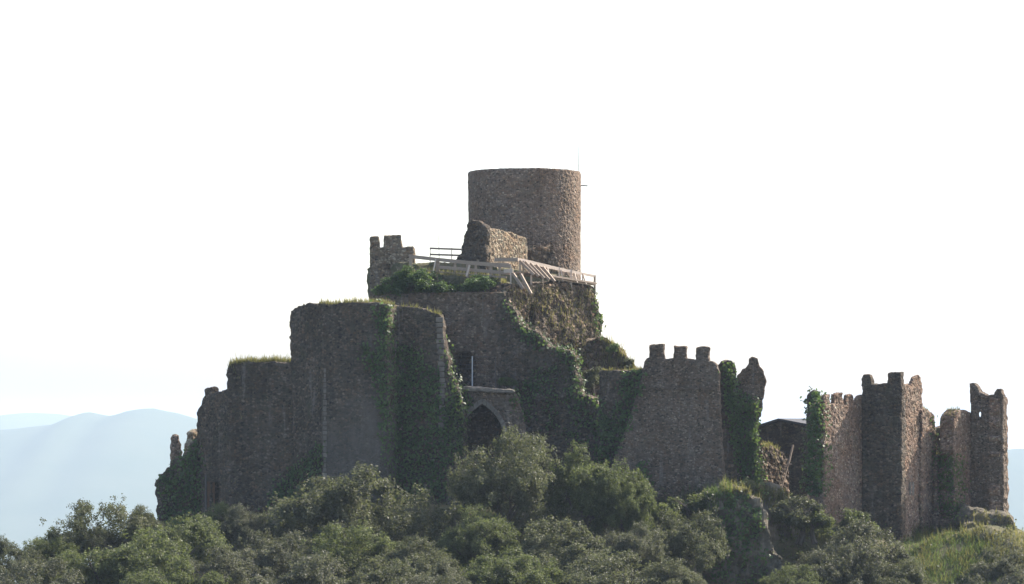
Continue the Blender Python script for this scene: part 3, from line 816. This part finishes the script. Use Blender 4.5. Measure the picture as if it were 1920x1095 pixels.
ivy('broad dark curtain of ivy down the middle of the big bastion', [(716, 572), (735, 572), (733, 590), (738, 640), (790, 655), (800, 690), (825, 690), (830, 760), (842, 860), (835, 935), (735, 945), (715, 800), (708, 740), (690, 690), (675, 650), (690, 640), (712, 650)], 85, gap=.22)
ivy('bright strand of ivy trailing down the broken right edge of the big bastion', [(832, 628), (842, 650), (852, 680), (862, 715), (875, 735), (884, 760), (872, 790), (868, 860), (858, 875), (840, 850), (836, 780), (842, 740), (846, 700), (836, 660)], 105, mat='ivyB', gap=.1, thick=.35)
ivy('green tuft hanging over the top left of the bastion ivy', [(700, 566), (730, 568), (728, 600), (716, 640), (706, 600)], 60, gap=.25)
ivy('dark ivy filling the corner at the foot of the big bastion', [(608, 825), (600, 900), (560, 945), (500, 950), (520, 905), (560, 870), (585, 850)], 100, gap=.2)
ivy('ivy mat smothering the wall stump under the leaning pillar', [(292, 905), (322, 878), (330, 860), (350, 850), (362, 828), (378, 830), (378, 960), (370, 985), (300, 985), (310, 930)], 90, gap=.15)
ivy('dark ivy over the collapsed wall right of the arch', [(960, 735), (985, 715), (1010, 690), (1030, 665), (1060, 700), (1085, 740), (1130, 750), (1150, 800), (1150, 870), (1110, 880), (1080, 830), (1000, 800), (965, 775)], 62, gap=.66)
ivy('loose ivy climbing the ragged slope of the collapsed wall', [(948, 556), (960, 574), (980, 604), (1004, 622), (1024, 636), (1040, 646), (1066, 648), (1084, 664), (1092, 700), (1100, 744), (1122, 745), (1122, 765), (1085, 762), (1070, 690), (1020, 660), (985, 640), (958, 600)], 75, gap=.2)
ivy('ivy spilling from the low wall left of the three merlons', [(1165, 695), (1212, 692), (1205, 720), (1190, 770), (1165, 830), (1140, 875), (1120, 870), (1115, 800), (1150, 770), (1165, 730)], 90, gap=.2)
ivy('small ivy patch low on the crenellated tower', [(1186, 870), (1222, 868), (1225, 905), (1212, 935), (1190, 930)], 75, gap=.25)
ivy('vivid green ivy covering the pointed wall fragment', [(1380, 728), (1400, 742), (1420, 755), (1422, 800), (1424, 860), (1432, 910), (1428, 930), (1395, 905), (1378, 855), (1368, 800), (1362, 745), (1370, 718)], 210, mat='ivyB', gap=.02, thick=.45, size=.095)
ivy('yellowish ivy on the round topped pillar beside the three merlons', [(1352, 682), (1378, 678), (1380, 720), (1382, 800), (1376, 850), (1368, 770), (1356, 720)], 85, mat='ivyB', gap=.2)
ivy('thick ivy wrapping the narrow pillar beside the curtain wall', [(1512, 728), (1544, 728), (1546, 850), (1546, 925), (1490, 925), (1495, 880), (1510, 850)], 150, mat='ivy', gap=0, thick=.45)
ivy('ivy sheet on the low wall between the square tower and the pier', [(1756, 852), (1798, 850), (1806, 880), (1800, 985), (1764, 960), (1756, 900)], 120, mat='ivyB', gap=.2, yr=(230, 262), size=.1)
ivy('ivy fringe down the right edge of the sunlit flank', [(1108, 545), (1124, 560), (1130, 600), (1130, 640), (1120, 640), (1114, 600)], 80, mat='ivyB', gap=.2)
ivy('ivy draped down the edge of the stepped wall', [(1744, 775), (1756, 790), (1760, 870), (1752, 860)], 60, gap=.3)

def tuft(label, poly, dens, yr, mat='grass', h=.3, name='grass', kind='stuff', cat=None, gap=.2, spread=3, lean=.3):
    C, N = cling(poly, dens, yr[0], yr[1], gap, spread)
    if len(C) < 5: print('no surface for', label); return
    n = len(C)
    ang = RNG.random(n) * math.tau
    W = np.stack([np.cos(ang), np.sin(ang), np.zeros(n)], 1) * .028
    H = h * (.5 + RNG.random(n))[:, None]
    tip = np.array([0, 0, 1.0]) + RNG.normal(size=(n, 3)) * lean + N * .25
    C = C - np.array([0, 0, .05])
    verts = np.stack([C - W, C + W, C + tip * H], 1).reshape(-1, 3)
    tint = np.repeat(.45 + .3 * np.array([noise.noise(Vector(c) * .7) for c in C]) + .5 * np.array([noise.noise(Vector(c) * 1.9) for c in C]) + RNG.normal(size=n) * .2, 3)
    o = link(name, quads(name, verts, tint, 3), M[mat], origin=C[0])
    return tag(o, label, cat, None, kind)

# ledge grass along wall heads, and grass on the slopes
tuft('bright grass on the slope below the right hand walls', [(1690, 1020), (1730, 985), (1770, 995), (1815, 1000), (1850, 1020), (1890, 1040), (1870, 1100), (1720, 1100)], 330, (225, 250), 'grass', .22, gap=.12, lean=.6)
tuft('rough grass on the rocky ground under the towers', [(1345, 900), (1400, 905), (1432, 915), (1490, 925), (1545, 965), (1560, 1020), (1530, 1040), (1500, 975), (1450, 960), (1420, 930), (1360, 930)], 220, (225, 250), 'drygrass', .35, gap=.25)
tuft('dry grass at the right end of the slope', [(1850, 1000), (1930, 1000), (1930, 1070), (1850, 1060)], 200, (225, 252), 'drygrass', .3, gap=.3)
tuft('scrubby growth on the mound', [(1125, 632), (1150, 640), (1175, 660), (1200, 692), (1190, 705), (1140, 690)], 150, (243, 262), 'drygrass', .4, gap=.2)
tuft('drier tufts mixed into the green bank', [(1700, 990), (1760, 985), (1830, 985), (1890, 1015), (1880, 1095), (1730, 1095)], 170, (220, 250), 'drygrass', .34, gap=.62, lean=.5)
tuft('dry grass on the far right rocks', [(1830, 960), (1890, 966), (1910, 1010), (1900, 1060), (1840, 1040), (1800, 1005)], 160, (235, 252), 'drygrass', .3, gap=.35)
tuft('weeds at the foot of the crenellated tower', [(1210, 950), (1300, 925), (1370, 905), (1380, 950), (1300, 985), (1220, 985)], 160, (222, 245), 'grass', .4, gap=.3)
tuft('grass growing out of the sunlit flank', [(950, 540), (1040, 535), (1110, 545), (1125, 620), (1150, 650), (1195, 690), (1170, 720), (1110, 700), (1040, 640), (975, 590)], 60, (243, 262), 'drygrass', .28, gap=.5)

def undergrowth(label, poly, dens, yr, mat, thick, size=.1, gap=.1):
    C, N = cling(poly, dens, yr[0], yr[1], gap, 4)
    n = len(C)
    lump = np.array([noise.noise(Vector(c) * .55) for c in C])
    hgt_ = thick * (.35 + lump * 1.3).clip(.08, 1.3)
    C = C + np.stack([RNG.normal(size=n) * .1, RNG.normal(size=n) * .1, RNG.random(n) * hgt_], 1)
    N2 = RNG.normal(size=(n, 3)) * .7 + np.array([0, 0, .5])
    tint = .4 + lump * .35 + RNG.normal(size=n) * .18
    return tag(link('undergrowth', leaf_mesh('undergrowth', C, N2, size * (.6 + .8 * RNG.random(n)), tint, .7), M[mat], origin=C[0]), label, None, None, 'stuff')
undergrowth('dark undergrowth on the slope between the trees', [(20, 1100), (120, 990), (290, 940), (420, 930), (600, 900), (760, 890), (1150, 880), (1210, 930), (1330, 920), (1345, 960), (1335, 1040), (1320, 1100)], 75, (190, 240), 'oak', 1.6)
undergrowth('scrub on the rocks below the curtain wall', [(1440, 925), (1490, 922), (1545, 960), (1620, 960), (1690, 1010), (1720, 1100), (1475, 1100), (1470, 1040), (1452, 985)], 60, (205, 244), 'oakgreen', .7)
undergrowth('dark weeds scattered over the green bank', [(1700, 990), (1760, 985), (1830, 985), (1880, 1010), (1880, 1095), (1730, 1095)], 150, (220, 250), 'oak', .55, .08, .78)
undergrowth('scrub at the right end of the slope', [(1830, 985), (1895, 970), (1930, 1000), (1930, 1100), (1760, 1100), (1850, 1050)], 70, (205, 250), 'oakgrey', .8)
ivy('dark creepers over the face of the overhanging crag', [(1345, 925), (1400, 925), (1424, 960), (1434, 1010), (1446, 1050), (1440, 1095), (1330, 1095)], 60, (218, 240), gap=.42, name='creeper', cat='creeper')
def crest(label, line, Y, n, mat='drygrass', h=.25, back=1.2):
    """Grass on a wall head: drop points onto the wall top from above."""
    C = []
    for _ in range(n):
        k = random.randrange(len(line) - 1); s = random.random()
        px = line[k][0] + (line[k + 1][0] - line[k][0]) * s
        y = random.uniform(Y, Y + back)
        if noise.noise(Vector((px * .06, y, 0))) < -.25: continue
        hit = BVH.ray_cast(Vector(((px - 960) * y / F, y, 40)), Vector((0, 0, -1)))
        if hit[0] is not None: C.append(hit[0])
    C = np.array(C); n = len(C)
    ang = RNG.random(n) * math.tau
    W = np.stack([np.cos(ang), np.sin(ang), np.zeros(n)], 1) * .03
    tip = np.array([0, 0, 1.0]) + RNG.normal(size=(n, 3)) * .4
    verts = np.stack([C - W, C + W, C + tip * (h * (.4 + RNG.random(n)))[:, None]], 1).reshape(-1, 3)
    tint = np.repeat(.5 + RNG.normal(size=n) * .25, 3)
    return tag(link('grass', quads('grass', verts, tint, 3), M[mat], origin=C[0]), label, None, None, 'stuff')
crest('grass on the low bastion top', [(428, 0), (548, 0)], 244.0, 2600, h=.32)
crest('grass on the big bastion top', [(550, 0), (830, 0)], 239.6, 2600, h=.26)
crest('grass on the low wall top', [(1125, 0), (1212, 0)], 238.9, 900, h=.2)
crest('grass on the terrace edge', [(706, 0), (950, 0)], 247.0, 3500, h=.3, back=3.5)
crest('grass on the rubble wall top', [(1427, 0), (1480, 0)], 242.0, 900, h=.25, back=2)
crest('grass on the walls by the right towers', [(1730, 0), (1800, 0)], 244.6, 500, h=.18, back=3)

# ---------------- shrubs and trees
def crown(seed, rx, ry, rz, lobes, twigs, per, leaf, spread=.2):
    """Leaf clumps gathered on twigs, the twigs on lobes, the lobes over a domed crown."""
    g = np.random.default_rng(seed)
    C, N, TT = [], [], []
    amp = g.normal(size=(3, 3)) * 1.3
    for k in range(lobes):
        u = g.normal(size=3); u[2] = abs(u[2]) * 1.0 - .25
        u /= np.linalg.norm(u)
        rad = g.uniform(.55, .98) if k > lobes * .2 else g.uniform(.1, .5)
        wob = 1 + .16 * float(np.sin(amp[0] @ u * 2.2 + 1) + np.sin(amp[1] @ u * 3.1 + 4) * .8)
        c = u * np.array([rx, ry, rz]) * rad * min(1.12, wob)
        lr = g.choice([.12, .18, .24, .32]) * g.uniform(.85, 1.15) * (rx + ry) / 2
        lt = g.normal() * .16
        a = g.normal(size=(twigs, 3)); a[:, 2] = a[:, 2] + .35
        a /= np.linalg.norm(a, axis=1, keepdims=True)
        tw = c + a * lr * g.uniform(.45, 1.12, (twigs, 1)) * np.array([1, 1, .85])
        out = g.random(twigs) < .12
        tw[out] += a[out] * lr * g.uniform(.15, .5)
        p = np.repeat(tw, per, 0) + g.normal(size=(twigs * per, 3)) * spread * leaf / .11
        nn = np.repeat(a, per, 0) * .5 + g.normal(size=(twigs * per, 3)) * .7 + np.array([0, 0, .45])
        C.append(p); N.append(nn)
        TT.append(np.full(twigs * per, .42 + lt) + np.repeat(g.normal(size=twigs) * .12, per) + g.normal(size=twigs * per) * .17)
    C, N, TT = np.concatenate(C), np.concatenate(N), np.concatenate(TT)
    return leaf_mesh('crown', C, N, leaf * (.6 + .8 * g.random(len(C))), TT, .6)

def trunk(seed, rx, ry, rz, H):
    """A tapered trunk forking into limbs that reach into the crown (crown centre at the origin)."""
    g = random.Random(seed)
    bm = bmesh.new()
    base = Vector((g.uniform(-.3, .3), g.uniform(-.3, .3), -H))
    fork = Vector((g.uniform(-.3, .3), g.uniform(-.3, .3), -rz * .55))
    mid = (base + fork) / 2 + Vector((g.uniform(-.2, .2), g.uniform(-.2, .2), 0))
    rod_bm(base, mid, .26, .2, 7, bm); rod_bm(mid, fork, .2, .16, 7, bm)
    for k in range(9):
        a = k * math.tau / 9 + g.uniform(-.3, .3)
        e = Vector((math.cos(a) * rx * g.uniform(.35, .8), math.sin(a) * ry * g.uniform(.35, .8), rz * g.uniform(-.2, .75)))
        m = fork.lerp(e, .5) + Vector((g.uniform(-.3, .3), g.uniform(-.3, .3), g.uniform(-.1, .4)))
        rod_bm(fork, m, .11, .07, 6, bm); rod_bm(m, e, .07, .025, 6, bm)
        for _ in range(3):
            rod_bm(m.lerp(e, g.uniform(.2, .8)), e + Vector((g.uniform(-.9, .9), g.uniform(-.9, .9), g.uniform(.1, .8))), .03, .012, 5, bm)
    me = bpy.data.meshes.new('trunk'); bm.to_mesh(me); bm.free()
    me.materials.append(M['bark'])
    return me

PROTO = []
for s in range(7):
    rx, ry, rz = 4.0, 4.0, 3.1 + .15 * (s % 3)
    PROTO.append((crown(100 + s, rx, ry, rz, 52, 36, 34, .072), trunk(200 + s, rx, ry, rz, 6.5), rx, rz))
BUSH = []
for s in range(3):
    BUSH.append((crown(300 + s, 1.6, 1.6, 1.2, 18, 24, 18, .085, .16), trunk(400 + s, 1.4, 1.4, 1.0, 1.8), 1.6, 1.2))
MESHVAR = {}
EXT = {}
for cr_, *_r in PROTO + BUSH:
    v_ = np.empty(len(cr_.vertices) * 3, np.float32); cr_.vertices.foreach_get('co', v_); v_ = v_.reshape(-1, 3)
    EXT[cr_.name] = (float(np.percentile(v_[:, 2], 99.6)), float(np.percentile(np.hypot(v_[:, 0], v_[:, 1]), 93)))
def with_mat(me, mat):
    k = (me.name, mat)
    if k not in MESHVAR:
        c = me if not me.materials else me.copy()
        c.materials.clear(); c.materials.append(M[mat]); MESHVAR[k] = c
    return MESHVAR[k]

def plant(kind, name, label, cat, group, px, top, hw, Y, mat, var, hscale=1.0):
    """Put one tree: crown centre so that its top meets row `top`, half-width hw columns, trunk down into the slope."""
    cr, tr, rx, rz = (PROTO if kind == 'tree' else BUSH)[var]
    cz, cxx = EXT[cr.name]
    s = hw * Y / F / cxx
    sz = s * hscale
    c = P(px, top, Y) - Vector((0, 0, cz * sz))
    root = bpy.data.objects.new(name, None); COL.objects.link(root)
    base = Vector((c.x, c.y, min(hgt1(c.x, c.y), c.z - rz * sz)))
    root.location = base
    tag(root, label, cat, group)
    rot = random.uniform(0, math.tau)
    for nm, me in (('crown', with_mat(cr, mat)), ('trunk', tr)):
        o = bpy.data.objects.new(nm, me); COL.objects.link(o)
        o.parent = root
        o.location = c - base
        o.scale = (s, s, sz)
        o.rotation_euler = (0, 0, rot)
    return root

OAKS = 'evergreen oaks on the slope below the castle'
trees = [
    (945, 815, 108, 229, 'oak', 5, 1.15, 'tallest evergreen oak, in front of the pointed arch'),
    (1110, 843, 86, 230, 'oakgreen', 1, 1.3, 'tall evergreen oak right of the one in front of the arch'),
    (650, 887, 146, 228, 'oak', 2, .95, 'widest evergreen oak, at the foot of the big bastion'),
    (402, 946, 48, 231, 'oakgreen', 3, 1.1, 'small bushy oak under the door of the low bastion'),
    (462, 950, 56, 229, 'oakgrey', 4, 1.0, 'brownish grey oak at the foot of the low bastion wall'),
    (195, 944, 92, 226, 'oak', 5, 1.1, 'oak with thin twiggy top standing against the pale hills'),
    (268, 950, 34, 227, 'oak', 3, 1.3, 'thin oak sapling just left of the ivy covered wall stump'),
    (335, 972, 88, 224, 'oakgreen', 6, .9, 'bright green oak below the ivy covered wall stump'),
    (105, 996, 60, 223, 'oakgreen', 1, 1.0, 'rounded oak on the left slope below the twiggy topped oak'),
    (42, 1024, 58, 221, 'oak', 2, 1.0, 'low oak near the left edge of the slope'),
    (-6, 1006, 22, 228, 'oak', 4, 1.6, 'dark oak cut off by the left edge of the photo'),
    (882, 955, 76, 221, 'oakgreen', 4, 1.1, 'oak directly below the tallest oak'),
    (655, 986, 84, 220, 'oakgreen', 5, 1.0, 'light green oak directly below the widest oak'),
    (520, 1000, 76, 219, 'oakgrey', 6, 1.0, 'grey green oak below the left side of the widest oak'),
    (775, 1010, 92, 216, 'oak', 0, .9, 'oak between the widest oak and the tallest oak, lower on the slope'),
    (1058, 980, 98, 220, 'oak', 3, .9, 'spreading oak below and right of the tallest oak'),
    (1175, 900, 56, 228, 'oakgreen', 2, 1.5, 'slender oak against the left foot of the crenellated tower'),
    (1180, 985, 62, 221, 'oakgrey', 1, 1.0, 'grey leaved oak below the left corner of the crenellated tower'),
    (1288, 962, 74, 225, 'oak', 6, 1.1, 'dark oak left of the overhanging crag'),
    (1165, 1040, 112, 212, 'oak', 5, .8, 'wide oak at the bottom edge below the crenellated tower'),
    (960, 1035, 96, 212, 'oakgreen', 2, .9, 'oak at the bottom edge below the tallest oak'),
    (420, 1030, 92, 215, 'oakgrey', 0, .9, 'grey oak in the lower left below the low bastion'),
    (240, 1000, 125, 217, 'oakgreen', 4, .9, 'broad bright green oak in the lower left'),
    (565, 1045, 96, 211, 'oakgrey', 3, .9, 'grey oak at the bottom edge under the widest oak'),
    (325, 1052, 92, 211, 'oakgreen', 1, .9, 'dense green oak at the bottom edge under the wall stump'),
    (75, 1052, 96, 212, 'oakgrey', 5, .9, 'brownish oak in the bottom left corner'),
    (122, 1040, 70, 216, 'oakgreen', 3, 1.0, 'green oak filling the gap above the bottom left corner'),
    (705, 1052, 96, 209, 'oak', 6, .9, 'dense oak at the bottom edge below the big bastion'),
    (838, 1058, 86, 209, 'oakgrey', 1, .9, 'grey leaved oak at the bottom edge left of centre'),
    (1275, 1050, 60, 212, 'oak', 4, .9, 'small oak at the bottom edge left of the crag'),
    (1612, 982, 108, 231, 'oakgrey', 0, 1.0, 'large grey scrub oak below the square tower'),
    (1560, 1028, 86, 228, 'oakgrey', 2, 1.0, 'grey scrub oak right of the rocky outcrop'),
    (1492, 1062, 52, 224, 'oakgreen', 5, 1.0, 'small green oak at the bottom edge right of the crag'),
    (1690, 1052, 62, 227, 'oak', 3, .9, 'dark scrub oak at the lower left of the bright green slope'),
    (1884, 1032, 58, 231, 'oakgrey', 6, 1.0, 'grey scrub oak at the lower right of the bright green slope'),
    (1806, 1086, 66, 226, 'oakgrey', 1, .9, 'scrub oak at the bottom edge below the bright green slope'),
    (1935, 1010, 46, 236, 'oakgrey', 4, 1.2, 'scrub oak at the right edge under the last tower'),
]
for px, top, hw, Y, mat, var, hs, lab in trees:
    plant('tree', 'evergreen_oak', lab, 'tree', OAKS, px, top, hw, Y, mat, var, hs)

SHR = 'shrubs on the ledges and rocks'
for px, top, hw, Y, mat, var, hs, lab in [
    (1500, 934, 42, 233.0, 'oak', 0, .9, 'dark shrub on the rocky outcrop below the ivy pillar'),
    (1528, 958, 34, 232.5, 'oakgreen', 1, .9, 'green shrub at the right end of the rocky outcrop'),
    (1606, 956, 34, 236.5, 'oakgreen', 2, 1.0, 'shrub in the shaded corner beside the square tower'),
    (1392, 900, 34, 233.6, 'oakgreen', 0, .8, 'shrub on top of the crag under the vivid ivy'),
    (1300, 928, 46, 231, 'oakgreen', 1, .8, 'low green shrub at the foot of the crenellated tower'),
    (1240, 946, 40, 230, 'oakgreen', 2, .9, 'low green shrub at the left foot of the crenellated tower'),
    (1150, 644, 13, 248.5, 'ivy', 0, .9, 'dark shrub on the mound right of the sunlit flank'),
    (1180, 672, 12, 249.5, 'oak', 1, .9, 'small shrub at the right end of the mound'),
    (1110, 690, 24, 246.5, 'oak', 2, 1.2, 'shrub in the gully below the sunlit flank'),
    (952, 707, 17, 243.4, 'grass', 0, .7, 'bright green plant at the end of the ledge'),
    (770, 500, 30, 247.6, 'ivy', 1, .9, 'dark shrub under the left end of the wooden railing'),
    (738, 516, 32, 247.6, 'ivy', 2, .9, 'dark shrub beside the foot of the watchtower'),
    (820, 512, 40, 247.2, 'ivy', 0, .7, 'dark shrub under the middle of the wooden railing'),
    (905, 516, 38, 246.6, 'ivy', 1, .7, 'dark shrub under the right end of the wooden railing'),
    (1868, 962, 30, 242, 'ivy', 2, .9, 'dark shrub on the rocks under the far right tower'),
    (1778, 1000, 18, 243, 'oakgreen', 0, .8, 'small shrub at the foot of the ivy covered low wall'),
]:
    plant('bush', 'shrub', lab, 'shrub', SHR, px, top, hw, Y, mat, var, hs)

# ================================================================== HAZE, SKY, SUN, CAMERA
bm = bmesh.new()
bmesh.ops.create_cube(bm, size=1)
for v in bm.verts:
    v.co.x *= 30000; v.co.y = 9000 + v.co.y * 23000; v.co.z = -305 + (v.co.z + .5) * 420
b = NT('pale air')
pv = b.n('ShaderNodeVolumePrincipled')
pv.inputs['Color'].default_value = (.68, .83, 1.0, 1)
pv.inputs['Density'].default_value = .00009
pv.inputs['Anisotropy'].default_value = .0
b.l(pv.outputs[0], b.out.inputs['Volume'])
tag(obj('haze', bm, b.m), kind='stuff')

AZ, EL = math.radians(52), math.radians(40)
sdir = Vector((math.sin(AZ) * math.cos(EL), math.cos(AZ) * math.cos(EL), math.sin(EL)))
sun = bpy.data.lights.new('sun', 'SUN'); sun.energy = 5.0; sun.angle = math.radians(.5); sun.color = (1, .93, .83)
so = bpy.data.objects.new('sun', sun); COL.objects.link(so)
so.rotation_euler = (-sdir).to_track_quat('-Z', 'Y').to_euler()
so.location = (60, 300, 120)

w = bpy.data.worlds.new('World'); SC.world = w; w.use_nodes = True
nt = w.node_tree; nt.nodes.clear()
sky = nt.nodes.new('ShaderNodeTexSky'); sky.sky_type = 'NISHITA'; sky.sun_disc = False
sky.sun_elevation = EL; sky.sun_rotation = AZ
sky.air_density = .9; sky.dust_density = 3.6; sky.ozone_density = 1.0; sky.altitude = 300
bg = nt.nodes.new('ShaderNodeBackground'); bg.inputs['Strength'].default_value = .15
wo = nt.nodes.new('ShaderNodeOutputWorld')
nt.links.new(sky.outputs[0], bg.inputs['Color']); nt.links.new(bg.outputs[0], wo.inputs['Surface'])

cam = bpy.data.cameras.new('camera'); co = bpy.data.objects.new('camera', cam); COL.objects.link(co)
co.location = (0, 0, 0); co.rotation_euler = (math.pi / 2, 0, 0)
cam.sensor_width = 36; cam.lens = F / 1920 * 36
cam.shift_y = (HZ - 547.5) / 1920
cam.clip_start = .5; cam.clip_end = 60000
SC.camera = co
SC.view_settings.view_transform = 'Standard'; SC.view_settings.look = 'None'
SC.view_settings.gamma = 1; SC.view_settings.use_curve_mapping = False
SC.view_settings.exposure = 1.3
SC.cycles.max_bounces = 8; SC.cycles.volume_bounces = 0
SC.cycles.use_denoising = True
SC.render.film_transparent = False
